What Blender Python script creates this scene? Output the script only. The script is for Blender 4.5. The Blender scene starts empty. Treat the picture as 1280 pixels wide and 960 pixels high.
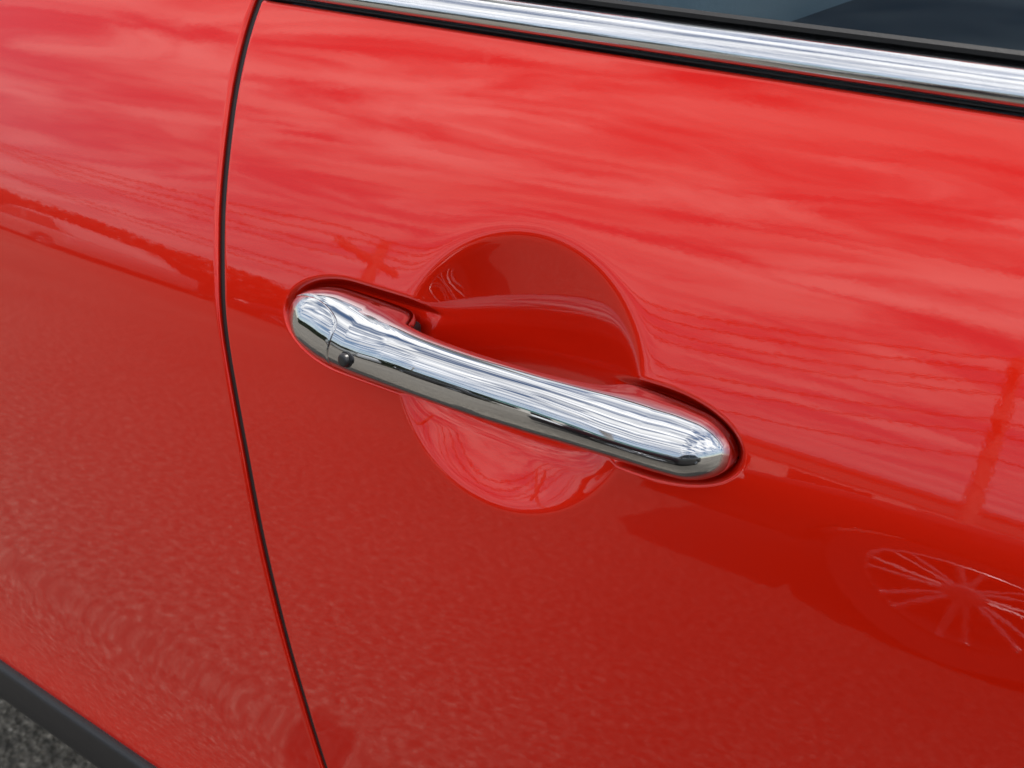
import bpy, bmesh, math, random
import numpy as np
from mathutils import Vector, Matrix
R = math.radians
random.seed(4)
HZ = 0.80                                   # height of the door handle above the ground
sc = bpy.context.scene
col = sc.collection

# ------------------------------------------------------------------ camera
cd = bpy.data.cameras.new('camera'); cam = bpy.data.objects.new('camera', cd); col.objects.link(cam)
sc.camera = cam
cd.sensor_width = 36.0; cd.lens = 36.0*1300/1280; cd.clip_start = 0.01; cd.clip_end = 2000
CM = Matrix(((0.8400922, -0.2764406, 0.4667179), (0.5416374, 0.3806022, -0.7495137), (0.0295622, 0.8824526, 0.4694716)))
cam.matrix_world = Matrix.Translation((0.18852, -0.30255, HZ+0.18604)) @ CM.to_4x4()
cd.dof.use_dof = True; cd.dof.focus_distance = 0.40; cd.dof.aperture_fstop = 22.0

# ------------------------------------------------------------------ sky, sun, exposure
SUN_EL, SUN_AZ = 60.0, 25.0                 # sun stands behind the car (azimuth from +Y towards +X)
world = bpy.data.worlds.new('World'); sc.world = world; world.use_nodes = True
nt = world.node_tree; nt.nodes.clear()
def N(tree, kind, **kw):
    n = tree.nodes.new(kind)
    for k, v in kw.items(): setattr(n, k, v)
    return n
def math_node(tree, op, a, b=None, c=None):
    n = N(tree, 'ShaderNodeMath', operation=op)
    for i, v in enumerate((a, b, c)):
        if v is None: continue
        if isinstance(v, (int, float)): n.inputs[i].default_value = v
        else: tree.links.new(v, n.inputs[i])
    return n.outputs[0]
out = N(nt, 'ShaderNodeOutputWorld'); L = nt.links.new
sky = N(nt, 'ShaderNodeTexSky', sky_type='NISHITA'); sky.sun_disc = False
sky.sun_elevation = R(SUN_EL); sky.sun_rotation = R(SUN_AZ); sky.dust_density = 0.3; sky.ozone_density = 2.0
bg_blue = N(nt, 'ShaderNodeBackground'); bg_blue.inputs[1].default_value = 0.11
L(sky.outputs[0], bg_blue.inputs[0])
bg_cloud = N(nt, 'ShaderNodeBackground'); bg_cloud.inputs[0].default_value = (1.0, 0.985, 0.965, 1)
tc = N(nt, 'ShaderNodeTexCoord'); sep = N(nt, 'ShaderNodeSeparateXYZ'); L(tc.outputs['Generated'], sep.inputs[0])
zc = math_node(nt, 'ADD', math_node(nt, 'MAXIMUM', sep.outputs[2], 0.0), 0.16)
cmb = N(nt, 'ShaderNodeCombineXYZ')
L(math_node(nt, 'DIVIDE', sep.outputs[0], zc), cmb.inputs[0]); L(math_node(nt, 'DIVIDE', sep.outputs[1], zc), cmb.inputs[1])
mp = N(nt, 'ShaderNodeMapping'); mp.inputs['Rotation'].default_value = (0, 0, R(8)); mp.inputs['Scale'].default_value = (0.50, 2.1, 1)
L(cmb.outputs[0], mp.inputs[0])
n1 = N(nt, 'ShaderNodeTexNoise'); n1.inputs['Scale'].default_value = 3.4; n1.inputs['Detail'].default_value = 4.5
n1.inputs['Roughness'].default_value = 0.55; n1.inputs['Distortion'].default_value = 0.9; L(mp.outputs[0], n1.inputs['Vector'])
mr = N(nt, 'ShaderNodeMapRange', interpolation_type='SMOOTHSTEP'); mr.inputs[1].default_value = 0.34; mr.inputs[2].default_value = 0.64
L(n1.outputs[0], mr.inputs[0])
n2 = N(nt, 'ShaderNodeTexNoise'); n2.inputs['Scale'].default_value = 2.2; n2.inputs['Detail'].default_value = 3; L(mp.outputs[0], n2.inputs['Vector'])
mr2 = N(nt, 'ShaderNodeMapRange'); mr2.inputs[1].default_value = 0.3; mr2.inputs[2].default_value = 0.7
mr2.inputs[3].default_value = 1.1; mr2.inputs[4].default_value = 2.1
L(n2.outputs[0], mr2.inputs[0]); L(mr2.outputs[0], bg_cloud.inputs[1])
thin = N(nt, 'ShaderNodeMapRange', interpolation_type='SMOOTHSTEP')      # the cloud sheet thins out towards the horizon
thin.inputs[1].default_value = 0.05; thin.inputs[2].default_value = 0.50; thin.inputs[3].default_value = 0.30; thin.inputs[4].default_value = 1.0
L(sep.outputs[2], thin.inputs[0])
mx = N(nt, 'ShaderNodeMixShader'); L(math_node(nt, 'MULTIPLY', mr.outputs[0], thin.outputs[0]), mx.inputs[0]); L(bg_blue.outputs[0], mx.inputs[1]); L(bg_cloud.outputs[0], mx.inputs[2])
L(mx.outputs[0], out.inputs[0])

sd = bpy.data.lights.new('sun', 'SUN'); sd.energy = 4.5; sd.angle = R(0.5); sd.color = (1.0, 0.95, 0.88)
sun = bpy.data.objects.new('sun', sd); col.objects.link(sun)
sv = Vector((math.sin(R(SUN_AZ))*math.cos(R(SUN_EL)), math.cos(R(SUN_AZ))*math.cos(R(SUN_EL)), math.sin(R(SUN_EL))))
sun.rotation_euler = sv.to_track_quat('Z', 'Y').to_euler(); sun.location = sv*30
sc.view_settings.view_transform = 'Standard'; sc.view_settings.look = 'None'
sc.view_settings.exposure = 0.3; sc.view_settings.gamma = 1.0; sc.view_settings.use_curve_mapping = False
sc.cycles.max_bounces = 10; sc.cycles.glossy_bounces = 8; sc.cycles.transmission_bounces = 6; sc.cycles.transparent_max_bounces = 8
sc.cycles.caustics_reflective = False; sc.cycles.caustics_refractive = False

# ------------------------------------------------------------------ materials
def principled(name, base=(0.5,0.5,0.5), rough=0.5, metal=0.0, **kw):
    m = bpy.data.materials.new(name); m.use_nodes = True
    b = m.node_tree.nodes['Principled BSDF']
    b.inputs['Base Color'].default_value = (*base, 1); b.inputs['Roughness'].default_value = rough; b.inputs['Metallic'].default_value = metal
    for k, v in kw.items(): b.inputs[k.replace('_', ' ')].default_value = v
    return m, m.node_tree, b
def noise(t, scale, detail=4, rough=0.55, coord='Object', stretch=None):
    tcn = N(t, 'ShaderNodeTexCoord'); src = tcn.outputs[coord]
    if stretch:
        mpn = N(t, 'ShaderNodeMapping'); mpn.inputs['Scale'].default_value = stretch; t.links.new(src, mpn.inputs[0]); src = mpn.outputs[0]
    n = N(t, 'ShaderNodeTexNoise'); n.inputs['Scale'].default_value = scale; n.inputs['Detail'].default_value = detail; n.inputs['Roughness'].default_value = rough
    t.links.new(src, n.inputs['Vector']); return n.outputs[0]
def ramp(t, fac, stops):
    r = N(t, 'ShaderNodeValToRGB'); e = r.color_ramp.elements
    while len(e) > len(stops): e.remove(e[-1])
    while len(e) < len(stops): e.new(0.5)
    for el, (p, c) in zip(e, stops): el.position = p; el.color = (*c, 1)
    t.links.new(fac, r.inputs[0]); return r.outputs[0]
def bump(t, height, strength, dist):
    b = N(t, 'ShaderNodeBump'); b.inputs['Strength'].default_value = strength; b.inputs['Distance'].default_value = dist
    t.links.new(height, b.inputs['Height']); return b.outputs[0]

PAINT, t, b = principled('red_paint', (0.90, 0.0140, 0.0001), 0.48, 0.70, Coat_Weight=1.0, Coat_Roughness=0.012, Coat_IOR=1.54, Specular_IOR_Level=0.15)
fine = noise(t, 420, 2); wave = noise(t, 75, 2)                     # orange peel of the clear coat
pk = N(t, 'ShaderNodeMath', operation='MULTIPLY_ADD'); t.links.new(wave, pk.inputs[0]); pk.inputs[1].default_value = 2.2; t.links.new(fine, pk.inputs[2])
t.links.new(bump(t, pk.outputs[0], 1.0, 0.0000045), b.inputs['Coat Normal'])
vs_ = N(t, 'ShaderNodeTexVoronoi'); vs_.inputs['Scale'].default_value = 38; tcp = N(t, 'ShaderNodeTexCoord'); t.links.new(tcp.outputs['Object'], vs_.inputs['Vector'])
spot = N(t, 'ShaderNodeMapRange'); spot.inputs[1].default_value = 0.06; spot.inputs[2].default_value = 0.10; spot.inputs[3].default_value = 0.05; spot.inputs[4].default_value = 0.0
t.links.new(vs_.outputs['Distance'], spot.inputs[0])
hz = N(t, 'ShaderNodeMapRange'); hz.inputs[1].default_value = 0.4; hz.inputs[2].default_value = 0.75; hz.inputs[3].default_value = 0.008; hz.inputs[4].default_value = 0.035
t.links.new(noise(t, 22, 6, 0.65), hz.inputs[0])
t.links.new(math_node(t, 'ADD', spot.outputs[0], hz.outputs[0]), b.inputs['Coat Roughness'])
CHROME, t, b = principled('chrome', (0.54, 0.55, 0.57), 0.025, 1.0)
sm = noise(t, 60, 5); t.links.new(ramp(t, sm, [(0.35, (0.02,)*3), (0.75, (0.06,)*3)]), b.inputs['Roughness'])
TRIMCH, t, b = principled('bright_trim', (0.66, 0.67, 0.69), 0.10, 1.0)
ln = noise(t, 30, 5, 0.6, stretch=(0.6, 40, 40)); t.links.new(bump(t, ln, 0.10, 0.0004), b.inputs['Normal'])
t.links.new(ramp(t, noise(t, 25, 5, 0.6, stretch=(1, 30, 30)), [(0.3, (0.05,)*3), (0.7, (0.16,)*3)]), b.inputs['Roughness'])
RUBBER, t, b = principled('black_rubber', (0.012, 0.012, 0.013), 0.55)
t.links.new(bump(t, noise(t, 900, 3), 0.3, 0.0003), b.inputs['Normal'])
CLAD, t, b = principled('grey_black_plastic', (0.013, 0.014, 0.017), 0.42)
t.links.new(bump(t, noise(t, 1500, 2), 0.35, 0.0004), b.inputs['Normal'])
BUTTON, t, b = principled('button_rubber', (0.02, 0.02, 0.022), 0.38)
DARK, t, b = principled('dark_void', (0.008, 0.008, 0.008), 0.8)
CABIN, t, b = principled('cabin_lining', (0.10, 0.105, 0.11), 0.8)
SEATM, t, b = principled('seat_cloth', (0.42, 0.42, 0.41), 0.75)
t.links.new(bump(t, noise(t, 400, 3), 0.4, 0.001), b.inputs['Normal'])
GLASS, t, b = principled('tinted_glass')
t.nodes.remove(b); gt = N(t, 'ShaderNodeBsdfTransparent'); gt.inputs[0].default_value = (0.58, 0.70, 0.76, 1)
gg = N(t, 'ShaderNodeBsdfGlossy'); gg.inputs['Roughness'].default_value = 0.01; gg.inputs['Color'].default_value = (0.75, 0.88, 1.0, 1)
gf = N(t, 'ShaderNodeFresnel'); gf.inputs[0].default_value = 1.33; gx = N(t, 'ShaderNodeMixShader')
t.links.new(gf.outputs[0], gx.inputs[0]); t.links.new(gt.outputs[0], gx.inputs[1]); t.links.new(gg.outputs[0], gx.inputs[2])
t.links.new(gx.outputs[0], [n for n in t.nodes if n.type == 'OUTPUT_MATERIAL'][0].inputs[0])
BPAINT, t, b = principled('black_paint', (0.008, 0.008, 0.010), 0.3, 0.0, Coat_Weight=1.0, Coat_Roughness=0.02)
WPAINT, t, b = principled('white_paint', (0.75, 0.75, 0.74), 0.35, 0.0, Coat_Weight=1.0, Coat_Roughness=0.03)
SPAINT, t, b = principled('silver_paint', (0.45, 0.46, 0.47), 0.35, 0.6, Coat_Weight=1.0, Coat_Roughness=0.03)
DGLASS, t, b = principled('dark_car_glass', (0.01, 0.012, 0.014), 0.02)
TYRE, t, b = principled('tyre_rubber', (0.02, 0.02, 0.02), 0.7)
RIM, t, b = principled('alloy', (0.42, 0.43, 0.45), 0.34, 1.0)
LENS, t, b = principled('lamp_lens', (0.75, 0.78, 0.8), 0.05)
WOOD, t, b = principled('weathered_wood', (0.12, 0.09, 0.07), 0.85)
t.links.new(ramp(t, noise(t, 8, 6, stretch=(6, 6, 0.5)), [(0.3, (0.22, 0.19, 0.16)), (0.7, (0.42, 0.37, 0.32))]), b.inputs['Base Color'])
CABLE, t, b = principled('cable', (0.015, 0.015, 0.015), 0.6)
STUCCO, t, b = principled('pale_render', (0.6, 0.57, 0.52), 0.85)
t.links.new(ramp(t, noise(t, 1.5, 6), [(0.3, (0.5, 0.47, 0.43)), (0.7, (0.66, 0.63, 0.58))]), b.inputs['Base Color'])
TEAL, t, b = principled('teal_panel', (0.03, 0.22, 0.20), 0.5)
ROOFM, t, b = principled('roof_metal', (0.16, 0.16, 0.17), 0.5)
LEAF, t, b = principled('foliage', (0.05, 0.08, 0.03), 0.7)
t.links.new(ramp(t, noise(t, 2.5, 3), [(0.3, (0.010, 0.016, 0.007)), (0.7, (0.035, 0.05, 0.02))]), b.inputs['Base Color'])
ASPH, t, b = principled('asphalt', (0.15, 0.145, 0.135), 0.9)
gr = noise(t, 85, 4, 0.75); big = noise(t, 0.7, 5)
vor = N(t, 'ShaderNodeTexVoronoi'); vor.inputs['Scale'].default_value = 120; tcx = N(t, 'ShaderNodeTexCoord'); t.links.new(tcx.outputs['Object'], vor.inputs['Vector'])
mid = noise(t, 52, 4, 0.7)
sm_ = N(t, 'ShaderNodeMath', operation='MULTIPLY_ADD'); t.links.new(mid, sm_.inputs[0]); sm_.inputs[1].default_value = 0.9
hf = N(t, 'ShaderNodeMath', operation='MULTIPLY_ADD'); t.links.new(gr, hf.inputs[0]); hf.inputs[1].default_value = 0.6; hf.inputs[2].default_value = -0.25; t.links.new(hf.outputs[0], sm_.inputs[2])
c1 = ramp(t, sm_.outputs[0], [(0.28, (0.05, 0.045, 0.038)), (0.46, (0.14, 0.126, 0.104)), (0.58, (0.26, 0.236, 0.196)), (0.70, (0.52, 0.475, 0.40))])
c2 = ramp(t, big, [(0.3, (0.56,)*3), (0.7, (0.90,)*3)])
ml = N(t, 'ShaderNodeMix', data_type='RGBA', blend_type='MULTIPLY'); ml.inputs[0].default_value = 1.0
v2 = N(t, 'ShaderNodeTexVoronoi'); v2.inputs['Scale'].default_value = 60; t.links.new(tcx.outputs['Object'], v2.inputs['Vector'])
sp = N(t, 'ShaderNodeMapRange'); sp.inputs[1].default_value = 0.13; sp.inputs[2].default_value = 0.20; sp.inputs[3].default_value = 1.0; sp.inputs[4].default_value = 0.0
t.links.new(v2.outputs['Distance'], sp.inputs[0])
sx = N(t, 'ShaderNodeSeparateColor'); t.links.new(v2.outputs['Color'], sx.inputs[0])
pick = math_node(t, 'MULTIPLY', sp.outputs[0], math_node(t, 'GREATER_THAN', sx.outputs[0], 0.72))
c3 = N(t, 'ShaderNodeMix', data_type='RGBA'); t.links.new(pick, c3.inputs[0]); t.links.new(c1, c3.inputs[6]); c3.inputs[7].default_value = (0.42, 0.39, 0.34, 1)
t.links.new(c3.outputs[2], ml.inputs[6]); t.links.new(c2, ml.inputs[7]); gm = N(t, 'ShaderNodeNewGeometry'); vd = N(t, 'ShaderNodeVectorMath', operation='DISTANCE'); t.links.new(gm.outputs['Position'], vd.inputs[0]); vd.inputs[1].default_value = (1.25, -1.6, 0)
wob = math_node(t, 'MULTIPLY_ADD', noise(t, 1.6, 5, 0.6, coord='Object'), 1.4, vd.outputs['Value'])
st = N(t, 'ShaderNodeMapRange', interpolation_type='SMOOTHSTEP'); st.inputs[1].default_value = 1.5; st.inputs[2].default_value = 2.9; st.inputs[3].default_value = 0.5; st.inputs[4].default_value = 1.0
t.links.new(wob, st.inputs[0])                                        # shade painted into the asphalt colour, darkens the lower-right door reflection
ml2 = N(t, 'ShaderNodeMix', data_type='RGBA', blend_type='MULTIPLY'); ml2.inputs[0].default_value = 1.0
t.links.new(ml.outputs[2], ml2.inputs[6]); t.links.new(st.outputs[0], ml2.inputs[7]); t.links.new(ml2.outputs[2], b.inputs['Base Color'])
t.links.new(bump(t, vor.outputs['Distance'], 0.8, 0.006), b.inputs['Normal'])

# ------------------------------------------------------------------ object helpers
def tag(o, label=None, cat=None, group=None, kind=None):
    for k, v in (('label', label), ('category', cat), ('group', group), ('kind', kind)):
        if v: o[k] = v
    return o
def empty(name, loc, rz=0):
    o = bpy.data.objects.new(name, None); col.objects.link(o); o.location = loc; o.rotation_euler = (0, 0, rz); return o
def link(name, me, mat, parent=None, local=False):
    me.materials.clear(); me.materials.append(mat)
    o = bpy.data.objects.new(name, me); col.objects.link(o)
    if parent:
        o.parent = parent
        if not local:                       # mesh was written in world coordinates
            p = parent
            while p.parent: p = p.parent
            if p == parent: o.matrix_parent_inverse = Matrix.Translation(parent.location).inverted()
    return o
def grid_normals(P, wrap1=False):
    """P: (n, m, 3) -> unit normals by chord-weighted central differences"""
    def tang(A, ax, wrap):
        if wrap: F = np.roll(A, -1, ax)-A; B = A-np.roll(A, 1, ax)
        else:
            d = np.diff(A, axis=ax)
            last = np.take(d, [-1], ax); first = np.take(d, [0], ax)
            F = np.concatenate([d, last], ax); B = np.concatenate([first, d], ax)
        hf = np.linalg.norm(F, axis=2, keepdims=True)+1e-12; hb = np.linalg.norm(B, axis=2, keepdims=True)+1e-12
        return (F/hf*hb + B/hb*hf)/(hf+hb)
    n = np.cross(tang(P, 0, False), tang(P, 1, wrap1))
    return n/(np.linalg.norm(n, axis=2, keepdims=True)+1e-12)
def grid_mesh(name, P, wrap1=False, flip=False, normals=None, keep=None):
    n, m, _ = P.shape
    idx = np.arange(n*m).reshape(n, m)
    a = idx[:-1]; bb_ = idx[1:]
    if wrap1: q = np.stack([a, bb_, np.roll(bb_, -1, 1), np.roll(a, -1, 1)], 2)
    else: q = np.stack([a[:, :-1], bb_[:, :-1], bb_[:, 1:], a[:, 1:]], 2)
    if keep is not None: q = q[keep]
    q = q.reshape(-1, 4)
    if flip: q = q[:, ::-1]
    used = np.unique(q); rm = np.full(n*m, -1); rm[used] = np.arange(len(used)); q = rm[q]
    V = P.reshape(-1, 3)[used]
    me = bpy.data.meshes.new(name)
    me.vertices.add(len(V)); me.vertices.foreach_set('co', V.astype(np.float32).ravel())
    me.loops.add(q.size); me.loops.foreach_set('vertex_index', q.astype(np.int32).ravel())
    me.polygons.add(len(q)); me.polygons.foreach_set('loop_start', np.arange(0, q.size, 4, dtype=np.int32)); 
    me.update(calc_edges=True); me.validate()
    me.polygons.foreach_set('use_smooth', np.ones(len(me.polygons), dtype=bool))
    if normals is not None:
        Nn = normals.reshape(-1, 3)[used]
        pn = me.polygons[len(me.polygons)//2]
        if Vector(Nn[pn.vertices[0]]).dot(pn.normal) < 0: me.flip_normals()
        me.normals_split_custom_set_from_vertices([tuple(v) for v in Nn])
    me.update()
    return me
def pchip(xs, ys, x):
    xs = np.array(xs, float); ys = np.array(ys, float); h = np.diff(xs); d = np.diff(ys)/h
    m = np.zeros_like(xs); m[0] = d[0]; m[-1] = d[-1]
    for i in range(1, len(xs)-1):
        if d[i-1]*d[i] > 0:
            w1 = 2*h[i]+h[i-1]; w2 = h[i]+2*h[i-1]; m[i] = (w1+w2)/(w1/d[i-1]+w2/d[i])
    x = np.clip(x, xs[0], xs[-1]); k = np.clip(np.searchsorted(xs, x, side='right')-1, 0, len(h)-1)
    tt_ = (x-xs[k])/h[k]
    return ((2*tt_**3-3*tt_**2+1)*ys[k] + (tt_**3-2*tt_**2+tt_)*h[k]*m[k] + (-2*tt_**3+3*tt_**2)*ys[k+1] + (tt_**3-tt_**2)*h[k]*m[k+1])
def bm_to(name, bm, mat, parent=None, local=True, smooth=True):
    me = bpy.data.meshes.new(name); bm.normal_update(); bm.to_mesh(me); bm.free()
    if smooth:
        me.polygons.foreach_set('use_smooth', np.ones(len(me.polygons), dtype=bool))
        me.set_sharp_from_angle(angle=R(38))
    return link(name, me, mat, parent, local)
def bm_box(bm, c, s, bevel=0.0, seg=2):
    r = bmesh.ops.create_cube(bm, size=1.0); vs = r['verts']
    for v in vs: v.co = Vector((v.co.x*s[0]+c[0], v.co.y*s[1]+c[1], v.co.z*s[2]+c[2]))
    if bevel:
        es = list({e for v in vs for e in v.link_edges})
        bmesh.ops.bevel(bm, geom=es, offset=bevel, segments=seg, affect='EDGES', profile=0.5)
def bm_tube(bm, pts, rads, n=10):
    rings = []
    for i, p in enumerate(pts):
        p = Vector(p); a = Vector(pts[max(i-1, 0)]); c = Vector(pts[min(i+1, len(pts)-1)])
        tg = (c-a).normalized(); up = Vector((0, 0, 1)) if abs(tg.z) < 0.9 else Vector((1, 0, 0))
        s = tg.cross(up).normalized(); u = s.cross(tg)
        rad = rads if isinstance(rads, (int, float)) else rads[i]
        rings.append([bm.verts.new(p + s*rad*math.cos(2*math.pi*k/n) + u*rad*math.sin(2*math.pi*k/n)) for k in range(n)])
    for a, c in zip(rings[:-1], rings[1:]):
        for k in range(n): bm.faces.new((a[k], a[(k+1) % n], c[(k+1) % n], c[k]))
    bm.faces.new(rings[0][::-1]); bm.faces.new(rings[-1])

# ------------------------------------------------------------------ the body-side surface
TZ = np.array([-0.80, -0.45, -0.315, -0.302, -0.290, -0.262, -0.22, -0.10, -0.045, -0.020, -0.003, 0.012, 0.05, 0.12, 0.20])
TT = np.array([0.0,   0.0,   19.0,   17.5,   14.0,   8.0,    4.0,   7.0,   9.0,    11.0,   17.0,  19.5,  21.5, 25.0, 29.0])
zz = np.linspace(-0.8, 0.30, 5001); tt = pchip(TZ, TT, zz)
ker = np.exp(-0.5*(np.arange(-40, 41)/14.0)**2); ker /= ker.sum()
tt = np.convolve(np.pad(tt, 40, mode='edge'), ker, 'valid')
_st = np.radians((tt[1:]+tt[:-1])/2); _dz = np.diff(zz)
yy = np.concatenate([[0], np.cumsum(np.tan(_st)*_dz)]); yy -= np.interp(0, zz, yy)
bb = np.concatenate([[0], np.cumsum(_dz/np.cos(_st))]); bb -= np.interp(0, zz, bb)
def S(z): return np.interp(z, zz, yy)
def TL(z): return np.radians(np.interp(z, zz, tt))
def Bof(z): return np.interp(z, zz, bb)
def Zof(b_): return np.interp(b_, bb, zz)
def surf(x, z, depth):                       # point sunk by depth (positive = into the body) along the local normal
    a = TL(z)
    return np.stack([x, S(z)+0.03*x*x+depth*np.cos(a), HZ+z-depth*np.sin(a)], -1)
GZ = [-0.45, -0.32, -0.270, -0.234, -0.204, -0.175, -0.143, -0.112, -0.081, -0.052, -0.023, 0.005, 0.032, 0.059, 0.085, 0.102, 0.113, 0.120]
GX = [0.01, -0.052, -0.074, -0.091, -0.102, -0.112, -0.122, -0.131, -0.139, -0.147, -0.155, -0.161, -0.167, -0.1705, -0.1725, -0.172, -0.1705, -0.168]
_gz = np.linspace(-0.45, 0.13, 2000); _gx = pchip(GZ, GX, _gz)
ker2 = np.exp(-0.5*(np.arange(-60, 61)/22.0)**2); ker2 /= ker2.sum()
_gx = np.convolve(np.pad(_gx, 60, mode='reflect', reflect_type='odd'), ker2, 'valid')
def G(z): return np.interp(z, _gz, _gx)
GAP = 0.0041; ZT = 0.1168; ZB = -0.312; RF = 0.0018
BR, BXC, BBC = 0.0552, -0.001, -0.001
def smax(a, c, k): return 0.5*(a+c+np.sqrt((a-c)**2+k*k))
def smin(a, c, k): return 0.5*(a+c-np.sqrt((a-c)**2+k*k))
def seat_sd(x, b_):
    def half(xx, bc, x0, a, h):
        dx = np.maximum(xx-x0, 0); db = b_-bc
        q = np.sqrt((dx/a)**2+(db/h)**2)+1e-9
        g = np.sqrt((dx/a**2)**2+(db/h**2)**2)/q+1e-9
        return np.where(xx > x0, (q-1)/g, np.abs(db)-h)
    l = half(-x, -0.0022, 0.083, 0.0355, 0.0197); r = half(x, -0.0035, 0.060, 0.0350, 0.0168)
    return np.where(x < 0, l, r)
_bs = np.linspace(-BR, BR, 800)
_sl = np.tan(np.radians(pchip([-0.0552, -0.032, -0.020, -0.004, 0.020, 0.030, 0.0552], [19, 18, 30, -5, -14, -18, -26], _bs)))
_bd = np.concatenate([[0], np.cumsum(0.5*(_sl[1:]+_sl[:-1])*np.diff(_bs))])
_bd -= _bd[-1]*(np.clip((_bs+0.030)/0.030, 0, 1)**2*(3-2*np.clip((_bs+0.030)/0.030, 0, 1)))     # close the dish at the top rim
def bowl_profile(b_): return np.interp(b_, _bs, _bd)
def door_depth(x, z):
    b_ = Bof(z)
    r = np.hypot(x-BXC, b_-BBC)
    bowl = bowl_profile(b_-BBC)
    chord = np.sqrt(np.maximum(BR**2-(b_-BBC)**2, 1e-8))
    q_ = np.clip(np.abs(x-BXC)/chord, 0, 1.6)
    inner = np.where(r > BR, -(r-BR)*0.5, bowl*(1-q_**2.0))
    bowl = smax(inner, np.zeros_like(inner), 0.0004+0.0009*np.clip((b_+0.03)/0.05, 0, 1))
    sd = seat_sd(x, b_)
    q = np.clip((0.0012-sd)/0.0052, 0, 1); seat = 0.0062*q*q*(3-2*q)
    fade = np.clip((0.060-np.abs(x))/0.02, 0, 1)
    return smax(bowl, seat, 0.0006)-0.0003
edge = [(0.0, RF+0.008), (0.0, RF+0.003), (0.0, RF)] + [(RF*(1-math.cos(be)), RF*(1-math.sin(be))) for be in np.radians([12, 24, 36, 48, 60, 72, 84])] + [(RF, 0.0)]
def axis_from_edge(rest): return np.array([e[0] for e in edge]+list(rest)), np.array([e[1] for e in edge]+[0.0]*len(rest))
def lin(a, c, st): return list(np.arange(a, c-1e-9, st))

car = empty('red_car', (0, 0.0, 0.0))
tag(car, 'glossy red car with chrome door handle set over a round dished recess', 'car')
fine_step = 0.00062
s_rest = lin(RF+0.0006, 0.020, 0.0015)+lin(0.020, 0.285, fine_step)+lin(0.285, 0.33, 0.003)+lin(0.33, 1.10, 0.02)
sA, sD = axis_from_edge(s_rest)
z_rest = lin(RF+0.0006, ZT-0.072, 0.0014)+lin(ZT-0.072, ZT+0.075, fine_step)+lin(ZT+0.075, ZT-ZB+0.003, 0.0026)
zA, zD = axis_from_edge(z_rest)
zv = ZT-zA
SS, ZV = np.meshgrid(sA, zv, indexing='ij')
ZV = ZV-0.0072*(np.clip(G(ZV)+SS, -0.3, 0.4)+0.13)*np.clip((ZV-0.055)/(ZT-0.055), 0, 1)   # belt line falls gently forward
X = G(ZV)+GAP/2+SS
D = door_depth(X, ZV)
P = surf(X, ZV, D+sD[:, None]+zD[None, :])
NRM = grid_normals(P)
if NRM[200, 200, 1] > 0: NRM = -NRM
xc = 0.25*(X[:-1, :-1]+X[1:, :-1]+X[:-1, 1:]+X[1:, 1:]); zc_ = 0.25*(ZV[:-1, :-1]+ZV[1:, :-1]+ZV[:-1, 1:]+ZV[1:, 1:])
inb = np.hypot(xc-BXC, Bof(zc_)-BBC) < BR+0.0006
door = link('door', grid_mesh('door', P, normals=NRM, keep=~inb), PAINT, car)
link('handle_recess', grid_mesh('handle_recess', P, normals=NRM, keep=inb), PAINT, door)
# rear quarter panel, same surface, other side of the shut line
q_rest = lin(RF+0.0006, 0.03, 0.002)+lin(0.03, 0.5, 0.006)+lin(0.5, 1.4, 0.03)
sQ, dQ = axis_from_edge(q_rest)
zq = np.array(lin(-0.3155, 0.2300, 0.0022))[::-1]
SQ, ZQ = np.meshgrid(sQ, zq, indexing='ij')
PQ = surf(G(ZQ)-GAP/2-SQ, ZQ, dQ[:, None]+0*ZQ)
NQ = grid_normals(PQ)
if NQ[100, 100, 1] > 0: NQ = -NQ
link('rear_quarter_panel', grid_mesh('rear_quarter_panel', PQ, flip=True, normals=NQ), PAINT, car)

zs = np.array(lin(-0.33, 0.125, 0.004)); rows = []
for da, dd in ((-0.006, 0.012), (-0.0026, 0.0024), (0.0, 0.0018), (0.0026, 0.0024), (0.006, 0.012)):
    rows.append(surf(G(zs)+da, zs, np.full(len(zs), dd)))
me = grid_mesh('door_seal', np.array(rows)); link('door_seal', me, RUBBER, car)

# strips running along the car: a cross-section in (along-surface b, outward w) swept in x
def strip(name, section, x0, x1, mat, zc0, nx=60, left=None, closed=True):
    """section: list of (z offset along the surface, outward) about height zc0"""
    sec = np.array(section); a0 = float(TL(zc0)); ca, sa = math.cos(a0), math.sin(a0)
    xs = np.linspace(x0, x1, nx); rows = []
    y0 = float(S(zc0))
    for x in xs:
        y0 = float(S(zc0-0.0072*(min(x, 0.4)+0.13)))
        rows.append(np.stack([np.full(len(sec), x), y0+0.03*x*x+sec[:, 0]*sa-sec[:, 1]*ca, HZ+zc0-0.0072*(min(x, 0.4)+0.13)+sec[:, 0]*ca+sec[:, 1]*sa], -1))
    Pp = np.array(rows); me = grid_mesh(name, Pp, wrap1=True)
    bm = bmesh.new(); bm.from_mesh(me)
    bm.verts.ensure_lookup_table(); m = len(sec)
    bm.faces.new([bm.verts[i] for i in range(m)]); bm.faces.new([bm.verts[(nx-1)*m+i] for i in range(m)][::-1])
    bmesh.ops.recalc_face_normals(bm, faces=bm.faces[:]); bm.to_mesh(me); bm.free()
    me.polygons.foreach_set('use_smooth', np.ones(len(me.polygons), dtype=bool)); me.set_sharp_from_angle(angle=R(50))
    return link(name, me, mat, car)
def arc(cx, cy, r, a0, a1, n): return [(cx+r*math.cos(R(a)), cy+r*math.sin(R(a))) for a in np.linspace(a0, a1, n)]
strip('rubber_seal', [(0.0004, -0.012), (0.0004, -0.0020), (0.0008, -0.0015), (0.0014, -0.0015), (0.0020, -0.012)], -0.1695, 1.0, RUBBER, ZT+0.0004)
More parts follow.
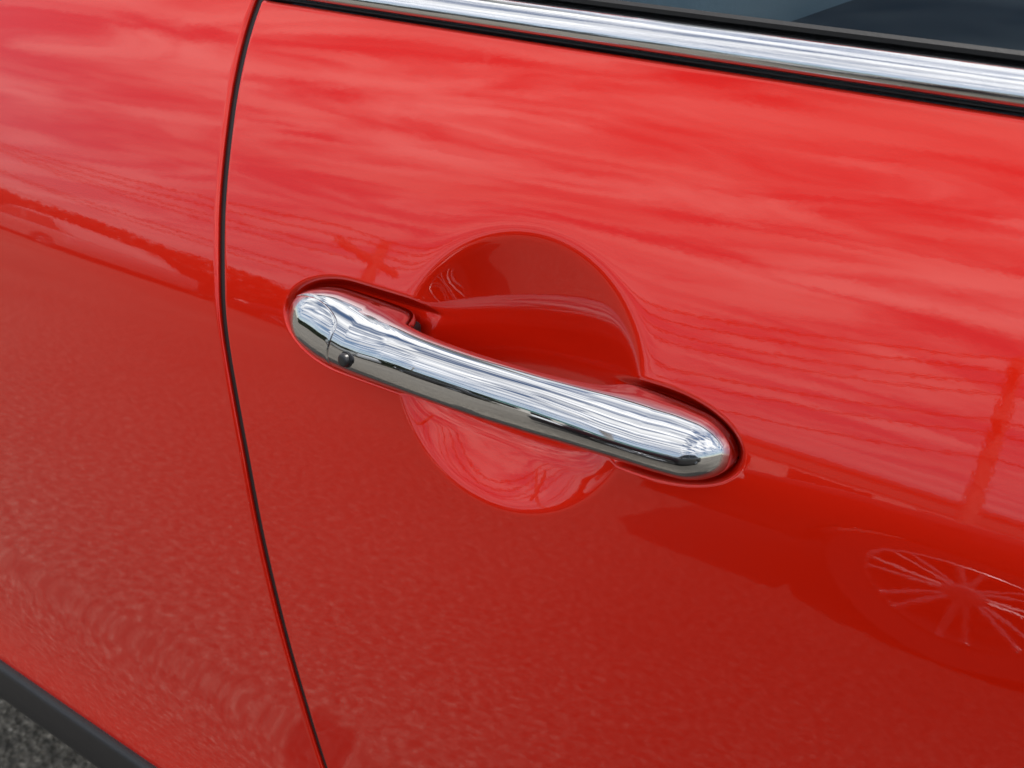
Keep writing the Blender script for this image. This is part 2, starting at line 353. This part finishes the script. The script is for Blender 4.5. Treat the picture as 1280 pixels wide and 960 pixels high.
# bright belt moulding: gently crowned face
face = [(-0.0062+0.0124*k/16, 0.0022-0.0016*(k-8)/8.0+0.0030*(1-((k-8)/8.0)**2)**0.8) for k in range(17)]
strip('belt_moulding', [(-0.0062, -0.004), (-0.0065, 0.0004)]+face+[(0.0065, 0.0004), (0.0062, -0.004)], -0.167, 1.0, TRIMCH, ZT+0.0076)
strip('window_seal', [(0.0, -0.006), (0.0, 0.0014), (0.0012, 0.0022), (0.0028, 0.0014), (0.0036, -0.003), (0.0036, -0.006)], -0.165, 1.0, RUBBER, ZT+0.0142)
# black cladding below the panel
cl = [(0.000, -0.020), (0.002, -0.004), (0.0024, 0.001)]+arc(-0.0016, 0.001, 0.0040, 10, 90, 6)+[(-0.012, 0.0062), (-0.024, 0.0056), (-0.032, 0.003), (-0.037, -0.004), (-0.040, -0.03), (-0.040, -0.06)]
def clad_strip():
    sec = np.array(cl); xs = np.linspace(-1.5, 1.2, 60); y0 = float(S(-0.311)); rows = []
    for x in xs: rows.append(np.stack([np.full(len(sec), x), y0+0.03*x*x-sec[:, 1], HZ-0.311+sec[:, 0]], -1))
    me = grid_mesh('sill_cladding', np.array(rows)); me.polygons.foreach_set('use_smooth', np.ones(len(me.polygons), dtype=bool))
    return link('sill_cladding', me, CLAD, car)
clad_strip()

# dark inner shell, roof, pillars, glass and cabin
bm = bmesh.new()
prof = [(-0.36, 0.03), (-0.25, 0.016), (-0.1, 0.028), (-0.04, 0.034), (0.112, 0.034), (0.112, 0.30)]
xs = [-1.35, 1.05]
vs = [[bm.verts.new((x, float(S(z))+0.03*x*x*0+d+0.03 if z > -0.3 else float(S(z))+0.05, HZ+z)) for z, d in prof] for x in xs]
for k in range(len(prof)-1): bm.faces.new((vs[0][k], vs[1][k], vs[1][k+1], vs[0][k+1]))
bm_to('door_inner', bm, DARK, car)
bm = bmesh.new()
bm_box(bm, (-0.2, 0.86, 0.36), (2.3, 1.52, 0.22), 0.03)
bm_to('underbody', bm, DARK, car)
gl_t = R(33)
gy0, gz0 = float(S(ZT+0.018))+0.0045, HZ+ZT+0.016
bm = bmesh.new()
dirv = Vector((0, math.sin(gl_t), math.cos(gl_t))); nv = Vector((0, -math.cos(gl_t), math.sin(gl_t)))
Lg = 0.50
for o_ in (0.0, -0.004):
    pass
c0 = Vector((0.45, gy0, gz0)); pts8 = []
for dx in (-0.60, 0.50):
    for h in (-0.03, Lg):
        for w in (0.0, -0.004): pts8.append(c0+Vector((dx, 0, 0))+dirv*h+nv*w)
v8 = [bm.verts.new(p) for p in pts8]
for f in ((0, 1, 3, 2), (4, 6, 7, 5), (0, 4, 5, 1), (2, 3, 7, 6), (0, 2, 6, 4), (1, 5, 7, 3)): bm.faces.new([v8[i] for i in f])
bmesh.ops.recalc_face_normals(bm, faces=bm.faces[:])
bm_to('side_window', bm, GLASS, car, smooth=False)
top = c0+dirv*Lg
bm = bmesh.new(); bm_box(bm, (0.1, top.y+0.55, top.z+0.03), (2.3, 1.12, 0.07), 0.03, 3); bm_to('roof', bm, PAINT, car)
bm = bmesh.new()
bm_box(bm, (0.05, 1.62, 0.70), (2.3, 0.05, 0.50)); bm_box(bm, (-1.2, 0.9, 0.85), (0.05, 1.45, 0.9)); bm_box(bm, (0.0, 0.9, 0.50), (2.3, 1.4, 0.03))
bm_box(bm, (-0.35, 1.56, 1.15), (0.09, 0.05, 0.5), 0.02); bm_box(bm, (0.95, 1.56, 1.15), (0.07, 0.05, 0.5), 0.02)
bm_to('cabin_lining', bm, CABIN, car, smooth=False)
bm = bmesh.new(); bm_box(bm, (-0.22, 0.12, 0.96), (0.09, 0.035, 0.7), 0.012, 3); bm_box(bm, (-0.26, 0.30, 0.72), (0.10, 0.5, 0.5), 0.03, 3)
bm_to('pillar_trim', bm, SEATM, car)
def seat(x, y):
    bm = bmesh.new(); bm_box(bm, (x-0.1, y, 0.80), (0.13, 0.46, 0.62), 0.05, 4); bm_box(bm, (x+0.15, y, 0.58), (0.5, 0.48, 0.16), 0.05, 4)
    bmesh.ops.rotate(bm, cent=(x, y, 0.6), matrix=Matrix.Rotation(R(-14), 3, 'Y'), verts=bm.verts[:])
    s_ = bm_to('seat', bm, SEATM, car)
    bm = bmesh.new(); bm_box(bm, (x-0.26, y, 1.22), (0.09, 0.26, 0.18), 0.04, 4)
    bm_tube(bm, [(x-0.25, y-0.07, 1.0), (x-0.26, y-0.07, 1.2)], 0.006, 8); bm_tube(bm, [(x-0.25, y+0.07, 1.0), (x-0.26, y+0.07, 1.2)], 0.006, 8)
    bm_to('headrest', bm, SEATM, s_)
seat(0.14, 0.36); seat(0.10, 1.15)

# ------------------------------------------------------------------ the chrome handle
XL, XR = -0.1158, 0.0925
def tip_fac(x, ll, lr):
    lt = np.clip((x-XL)/ll, 0, 1); rt = np.clip((XR-x)/lr, 0, 1)
    return np.sqrt(np.maximum(1-(1-lt)**2, 0))*np.sqrt(np.maximum(1-(1-rt)**2, 0))
HX = [-0.1158, -0.098, -0.085, -0.070, -0.058, -0.045, -0.028, -0.005, 0.020, 0.040, 0.054, 0.068, 0.080, 0.0925]
H_UP = [0.0146, 0.0151, 0.0153, 0.0151, 0.0145, 0.0129, 0.0117, 0.0113, 0.0114, 0.0120, 0.0127, 0.0126, 0.0117, 0.0105]
H_DN = [0.0132, 0.0138, 0.0140, 0.0137, 0.0132, 0.0126, 0.0120, 0.0117, 0.0113, 0.0110, 0.0110, 0.0110, 0.0106, 0.0100]
H_C = [-0.0020, -0.0023, -0.0026, -0.0028, -0.0029, -0.0029, -0.0029, -0.0028, -0.0027, -0.0027, -0.0028, -0.0033, -0.0038, -0.0042]
H_W = [0.0085, 0.0130, 0.0163, 0.0194, 0.0216, 0.0234, 0.0247, 0.0250, 0.0239, 0.0220, 0.0198, 0.0170, 0.0140, 0.0100]
H_F = [0.0110, 0.0138, 0.0155, 0.0158, 0.0146, 0.0112, 0.0094, 0.0088, 0.0092, 0.0116, 0.0145, 0.0148, 0.0124, 0.0088]
F_UP = [0.0028, 0.0030, 0.0032, 0.0036, 0.0043, 0.0055, 0.002, 0.0, 0.002, 0.0040, 0.0034, 0.0028, 0.0024, 0.0022]
H_S = [0.26, 0.27, 0.28, 0.28, 0.26, 0.23, 0.20, 0.20, 0.20, 0.21, 0.22, 0.22, 0.20, 0.18]
def handle_pt(x, th):                        # th: 0 = outward, 90 deg = up
    tf = tip_fac(x, 0.031, 0.0155)
    up = pchip(HX, H_UP, x)*tf; dn = pchip(HX, H_DN, x)*tf; vc = pchip(HX, H_C, x)
    wo = -0.004+(pchip(HX, H_W, x)+0.004)*tip_fac(x, 0.017, 0.015)
    l = 1/(1+np.exp(-(x+0.0470)/0.0017)); r_ = 1/(1+np.exp((x-0.0430)/0.0024))
    bar = l*r_; pad = 1-bar
    wc = np.maximum(wo-pchip(HX, H_F, x), 0.30*wo-0.002)
    wi = -0.0045+(wo-0.0165+0.0045)*bar
    ce, se = np.cos(th), np.sin(th); c_ = np.abs(ce)
    front = ce >= 0
    hv = np.where(se >= 0, up+np.where(front, 0.0, pchip(HX, F_UP, x)*tf*pad*c_), dn)
    e = np.where(front, 0.93, 0.93-0.68*pad)
    v = vc+hv*np.sign(se)*np.abs(se)**e
    v = v-np.where(front, pchip(HX, H_S, x)*(wo-wc)*ce, 0.0)*tf
    w = wc+np.where(front, wo-wc, wc-wi)*np.sign(ce)*c_**np.where(front, 0.95, 0.95-0.05*pad)
    a = R(16.0)
    return np.stack([x, 0.03*x*x+v*math.sin(a)-w*math.cos(a), HZ+v*math.cos(a)+w*math.sin(a)], -1)
NT = 112
th = np.linspace(-math.pi, math.pi, NT, endpoint=False)
XS0 = -0.0765
def seam(thd):
    d = np.degrees(thd)
    hi = np.clip((d-28)/(62-28), 0, 1); lo = np.clip((-118-d)/30, 0, 1)
    k = np.sqrt(np.maximum(1-hi**2, 0))*np.sqrt(np.maximum(1-lo**2, 0))
    wob = 0.0012*np.sin(np.radians(np.clip(d, -60, 60)*2.0))
    return XL+0.00005+(XS0+wob-XL)*k
xs_t = seam(th)
tau = 0.5-0.5*np.cos(np.linspace(0, math.pi, 230)); tau = 0.35*tau+0.65*np.linspace(0, 1, 230)
fine0 = np.array([0.0, 0.0006, 0.0012, 0.002, 0.0035]); 
XG = xs_t[None, :]+0.00022+(XR-0.00002-xs_t[None, :]-0.00022)*np.concatenate([fine0, tau[2:]])[:, None]
TH = np.broadcast_to(th[None, :], XG.shape)
PG = handle_pt(XG, TH)
NG = grid_normals(PG, True)
ctr = handle_pt(XG*0+XG, TH*0)*0
cen = PG.mean(axis=1, keepdims=True)
if ((PG-cen)*NG).sum() < 0: NG = -NG
def with_lip(Pm, Nm, row, depth):           # extra row turned inwards at the seam edge
    lipP = Pm[row]-Nm[row if row == 0 else row]*depth
    return lipP
lip = PG[2]-NG[2]*0.0014; lip[:, 0] = PG[0][:, 0]
r0 = PG[0]-NG[2]*0.00018
PG2 = np.concatenate([lip[None], r0[None], PG[1:]], 0)
handle = link('door_handle', grid_mesh('door_handle', PG2, wrap1=True), CHROME, car)
# fixed end cap on the left tip
sel = np.where(xs_t > XL+0.0012)[0]
kk = np.concatenate([np.linspace(0, 1, 44)**1.6])
XC = XL+0.00002+(xs_t[sel][None, :]-0.00022-XL-0.00002)*kk[:, None]
PC = handle_pt(XC, np.broadcast_to(th[sel][None, :], XC.shape)); NC = grid_normals(PC)
cenc = PC.mean(axis=1, keepdims=True)
if ((PC-cenc)*NC).sum() < 0: NC = -NC
PC[-1] -= NC[-2]*0.00018
lipc = PC[-2]-NC[-2]*0.0014; lipc[:, 0] = PC[-1][:, 0]
PC = np.concatenate([PC, lipc[None]], 0)
e0 = PC[:, :1]-NC[:1, :1]*0; 
link('end_cap', grid_mesh('end_cap', PC), CHROME, handle)
# dark core under the seam
# black sensor button
def handle_frame(x, thd):
    e_ = 1e-4; p = handle_pt(np.array([x]), np.array([thd]))[0]
    du = handle_pt(np.array([x+e_]), np.array([thd]))[0]-p; dv = handle_pt(np.array([x]), np.array([thd+0.01]))[0]-p
    n = np.cross(du, dv); n /= np.linalg.norm(n)
    if n[1] > 0: n = -n
    return Vector(p), Vector(n)
bp, bn = handle_frame(-0.0650, R(-8))
bm = bmesh.new()
prof_b = [(0.0034, -0.002), (0.0034, 0.0003), (0.0031, 0.0004), (0.0029, 0.0002), (0.0028, 0.0016), (0.00265, 0.0021), (0.0023, 0.00245), (0.0014, 0.00262), (0.0004, 0.00268)]
qt = bn.to_track_quat('Z', 'Y').to_matrix(); rings = []
for rr, hh in prof_b: rings.append([bm.verts.new(bp+qt @ Vector((rr*math.cos(2*math.pi*k/28), rr*math.sin(2*math.pi*k/28), hh))) for k in range(28)])
for a, c in zip(rings[:-1], rings[1:]):
    for k in range(28): bm.faces.new((a[k], a[(k+1) % 28], c[(k+1) % 28], c[k]))
bm.faces.new(rings[-1])
bm_to('lock_button', bm, BUTTON, handle)
# black grommet where the grip enters the door at the left
bm = bmesh.new()
bm_box(bm, (-0.0500, 0.000, HZ+0.0035), (0.005, 0.012, 0.009), 0.002, 3)
bm_to('grommet', bm, RUBBER, handle)

# ------------------------------------------------------------------ ground
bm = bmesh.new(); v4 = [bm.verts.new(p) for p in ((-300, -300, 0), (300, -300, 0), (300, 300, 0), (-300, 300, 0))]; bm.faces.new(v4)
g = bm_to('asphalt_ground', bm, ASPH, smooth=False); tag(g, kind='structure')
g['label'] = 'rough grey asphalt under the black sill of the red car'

# ------------------------------------------------------------------ what the paint and chrome mirror: parked cars, poles, a building, trees
def lathe(bm, prof, axis_y, c, n=40):
    rings = [[bm.verts.new((c[0]+r*math.cos(2*math.pi*k/n), c[1]+h*axis_y, c[2]+r*math.sin(2*math.pi*k/n))) for k in range(n)] for r, h in prof]
    for a, d in zip(rings[:-1], rings[1:]):
        for k in range(n): bm.faces.new((a[k], a[(k+1) % n], d[(k+1) % n], d[k]))
    return rings
def side_poly(bm, pts, y0, y1, bev):
    a = [bm.verts.new((x, y0, z)) for x, z in pts]; c = [bm.verts.new((x, y1, z)) for x, z in pts]
    n = len(pts); fs = [bm.faces.new(a), bm.faces.new(c[::-1])]
    for k in range(n): bm.faces.new((a[k], c[k], c[(k+1) % n], a[(k+1) % n]))
    bmesh.ops.recalc_face_normals(bm, faces=bm.faces[:])
    if bev: bmesh.ops.bevel(bm, geom=[e for f in fs for e in f.edges], offset=bev, segments=5, affect='EDGES', profile=0.6)
def make_car(paint, label):
    """front bumper at x=0, length 4.1 along +x, near side at y=0, far side at y=-1.76"""
    root = empty('parked_car', (0, 0, 0)); tag(root, label, 'car', 'parked cars mirrored in the red paint')
    def wheel_arch(xc, r=0.345, n=14): return [(xc+r*math.cos(R(180-a)), 0.30+r*math.sin(R(180-a))) for a in np.linspace(0, 180, n)]
    lower = [(0.02, 0.28)]+wheel_arch(0.78)+[(1.25, 0.20), (2.95, 0.20)]+wheel_arch(3.38)+[(4.08, 0.30), (4.12, 0.55), (4.06, 0.92), (3.9, 0.98), (1.15, 0.97), (0.5, 0.88), (0.12, 0.74), (0.0, 0.58)]
    bm = bmesh.new(); side_poly(bm, lower, 0, -1.76, 0.06); body = bm_to('body', bm, paint, root)
    gh = [(1.10, 0.965), (1.75, 1.40), (2.2, 1.46), (3.2, 1.44), (3.95, 0.975)]
    bm = bmesh.new(); side_poly(bm, gh, -0.14, -1.62, 0.08); bm_to('cabin', bm, paint, root)
    for sgn, yw in ((1, -0.132), (-1, -1.628)):
        for wp in ([(1.36, 1.0), (1.82, 1.345), (2.25, 1.39), (2.35, 1.0)], [(2.43, 1.0), (2.36, 1.39), (3.1, 1.375), (3.55, 1.0)]):
            bm = bmesh.new(); side_poly(bm, wp, yw, yw-0.012*sgn, 0); bm_to('side_window', bm, DGLASS, root)
    bm = bmesh.new(); bm_box(bm, (1.38, -0.88, 1.19), (0.02, 1.25, 0.66)); bmesh.ops.rotate(bm, cent=(1.38, -0.88, 1.19), matrix=Matrix.Rotation(R(56), 3, 'Y'), verts=bm.verts[:]); bm_to('windscreen', bm, DGLASS, root, smooth=False)
    bm = bmesh.new(); bm_tube(bm, [(1.2, 0.004, 0.985), (2.4, -0.02, 0.99), (3.8, -0.04, 0.99)], 0.012, 8); bm_to('window_trim', bm, CHROME, root)
    bm = bmesh.new(); bm_box(bm, (1.45, 0.09, 1.03), (0.1, 0.2, 0.13), 0.035, 3); bm_to('wing_mirror', bm, paint, root)
    for yl in (-0.12, -1.64):
        bm = bmesh.new(); bm_box(bm, (0.17, yl, 0.70), (0.26, 0.26, 0.13), 0.05, 3); bm_to('headlight', bm, LENS, root)
    bm = bmesh.new(); bm_box(bm, (-0.005, -0.88, 0.45), (0.05, 1.0, 0.2), 0.02); bm_to('grille', bm, DARK, root)
    for xw in (0.78, 3.38):
        for sgn, yw in ((1, -0.04), (-1, -1.72)):
            bm = bmesh.new(); lathe(bm, [(0.21, 0.0), (0.30, 0.012), (0.315, -0.02), (0.315, -0.18), (0.30, -0.21), (0.21, -0.21)], sgn, (xw, yw, 0.315)); wh = bm_to('wheel', bm, TYRE, root)
            bm = bmesh.new(); lathe(bm, [(0.215, 0.006), (0.205, 0.012), (0.195, -0.02), (0.19, -0.12)], sgn, (xw, yw, 0.315))
            for k in range(16):
                a = 2*math.pi*(k//2)/8+(0.13 if k % 2 else -0.13); dx, dz = math.cos(a), math.sin(a)
                bm_tube(bm, [(xw+0.04*dx, yw+sgn*0.004, 0.315+0.04*dz), (xw+0.2*dx, yw-sgn*0.004, 0.315+0.2*dz)], [0.010, 0.008], 6)
            rg = lathe(bm, [(0.05, -0.02), (0.05, 0.012), (0.03, 0.02), (0.003, 0.022)], sgn, (xw, yw, 0.315), 20)
            bm_to('rim', bm, RIM, wh)
            bm = bmesh.new(); lathe(bm, [(0.19, -0.12), (0.003, -0.12)], sgn, (xw, yw, 0.315)); bm_to('brake_disc', bm, DARK, wh)
    return root
nb = make_car(BPAINT, 'black parked car mirrored low at the right of the red door')
nb.location = (-0.65, -1.92, 0)
def copy_tree(o, parent=None):
    c = o.copy(); col.objects.link(c); c.parent = parent
    for ch in [k for k in bpy.data.objects if k.parent == o]:
        copy_tree(ch, c)
    return c
def recolour(root, old, new):
    for ch in root.children_recursive:
        if ch.data and ch.data.materials[0] == old:
            ch.data = ch.data.copy(); ch.data.materials[0] = new
w1 = copy_tree(nb); recolour(w1, BPAINT, SPAINT); w1.location = (-13.2, -7.4, 0); w1.rotation_euler[2] = R(12)
w1['label'] = 'silver parked car before the hedge, mirrored small at the left'
w2 = copy_tree(nb); w2.location = (-8.4, -8.4, 0); w2.rotation_euler[2] = R(4)
w2['label'] = 'black parked car before the hedge, mirrored small left of the handle'

def pole(x, y, h, arms, label, fat):
    root = empty('utility_pole', (x, y, 0)); tag(root, label, 'utility pole', 'utility poles mirrored in the red door')
    bm = bmesh.new(); bm_tube(bm, [(0, 0, 0), (0.02, 0, h*0.5), (0, 0, h)], [0.19*fat, 0.165*fat, 0.13*fat], 14); bm_to('shaft', bm, WOOD, root)
    for k in range(arms):
        bm = bmesh.new(); bm_box(bm, (0, 0.15, h-0.5-0.9*k), (0.12, 1.7-0.3*k, 0.14), 0.01); bm_to('crossarm', bm, WOOD, root)
    return root
pole(-0.35, -13.0, 5.6, 2, 'wooden utility pole mirrored upright at the right of the door', 0.66)
pole(-8.7, -11.0, 4.0, 1, 'thick wooden utility pole mirrored above the left end of the handle', 0.7)
runs = (((-34, -18.0, 0.6), (-8.7, -11.0, -1.4)), ((-8.7, -11.0, -1.4), (-0.35, -13.0, 0.0)), ((-0.35, -13.0, 0.0), (24, -5.5, 0.3)))
for yo, zo, word in ((-1.0, 5.15, 'outermost of the upper crossarm'), (-0.3, 5.15, 'inner far one of the upper crossarm'), (0.5, 5.15, 'inner near one of the upper crossarm'), (1.1, 5.15, 'nearest one of the upper crossarm'), (-0.6, 4.25, 'far one of the lower crossarm'), (0.4, 4.25, 'near one of the lower crossarm'), (0.0, 3.6, 'lowest one below both crossarms')):
    pts = []
    for a, c in runs:
        for i in range(12):
            q = i/11; pts.append((a[0]+(c[0]-a[0])*q, a[1]+(c[1]-a[1])*q+yo, zo+a[2]+(c[2]-a[2])*q-1.5*q*(1-q)))
    bm = bmesh.new(); bm_tube(bm, pts, 0.016, 6)
    w = bm_to('overhead_wire', bm, CABLE); tag(w, 'thin dark overhead wire between the poles, '+word, 'wire', 'overhead wires strung between the poles')

bd = empty('low_building', (-6, -34, 0)); tag(bd, 'low pale shop building with teal fascia mirrored along the chrome handle', 'building')
bm = bmesh.new(); bm_box(bm, (0, 0, 1.9), (30, 10, 3.8)); bm_to('wall', bm, STUCCO, bd, smooth=False)
bm = bmesh.new(); bm_box(bm, (0, 0, 3.95), (30.6, 10.6, 0.3)); bm_to('roof', bm, ROOFM, bd, smooth=False)
bm = bmesh.new(); bm_box(bm, (0, 5.08, 3.2), (30.2, 0.12, 0.8)); bm_to('fascia', bm, TEAL, bd, smooth=False)
for i in range(8):
    bm = bmesh.new(); bm_box(bm, (-13+3.6*i, 5.03, 1.5), (2.4, 0.08, 1.9)); bm_to('window', bm, DGLASS, bd, smooth=False)
rng = np.random.default_rng(3)
V = []; F = []
for i in range(9000):
    a = rng.uniform(-75, 60); d = rng.uniform(52, 64); hmax = 3.2+0.8*math.sin(a*0.35)+0.5*math.sin(a*1.13+1)
    x, y, z = d*math.sin(R(a)), -d*math.cos(R(a)), hmax*rng.uniform(0, 1)**0.7
    s_ = rng.uniform(0.25, 0.6); u = rng.normal(size=3); u /= np.linalg.norm(u); v = np.cross(u, rng.normal(size=3)); v /= np.linalg.norm(v)
    k0 = len(V); p = np.array([x, y, z])
    V += [p+u*s_, p+v*s_*0.6, p-u*s_, p-v*s_*0.6]; F.append((k0, k0+1, k0+2, k0+3))
me = bpy.data.meshes.new('treeline'); me.from_pydata([tuple(v) for v in V], [], F)
tl = link('treeline', me, LEAF); tag(tl, 'dark far-off belt of trees along the horizon', 'trees', kind='stuff')

V = []; F = []                                                          # clipped hedge along the far edge of the car park
hx0, hx1 = np.array([-19.0, -6.8]), np.array([-4.6, -10.6])
for i in range(24000):
    q = rng.uniform(0, 1); p2 = hx0+(hx1-hx0)*q; z = rng.uniform(0.02, 1.9+0.06*math.sin(q*40))
    p = np.array([p2[0]+rng.uniform(-0.4, 0.4), p2[1]+rng.uniform(-0.4, 0.4), z])
    s_ = rng.uniform(0.05, 0.11); u = rng.normal(size=3); u /= np.linalg.norm(u); v = np.cross(u, rng.normal(size=3)); v /= np.linalg.norm(v)
    k0 = len(V); V += [p+u*s_, p+v*s_*0.6, p-u*s_, p-v*s_*0.6]; F.append((k0, k0+1, k0+2, k0+3))
me = bpy.data.meshes.new('hedge'); me.from_pydata([tuple(v) for v in V], [], F)
tag(link('hedge', me, LEAF), 'low clipped dark green hedge behind the parked cars', 'hedge', kind='stuff')
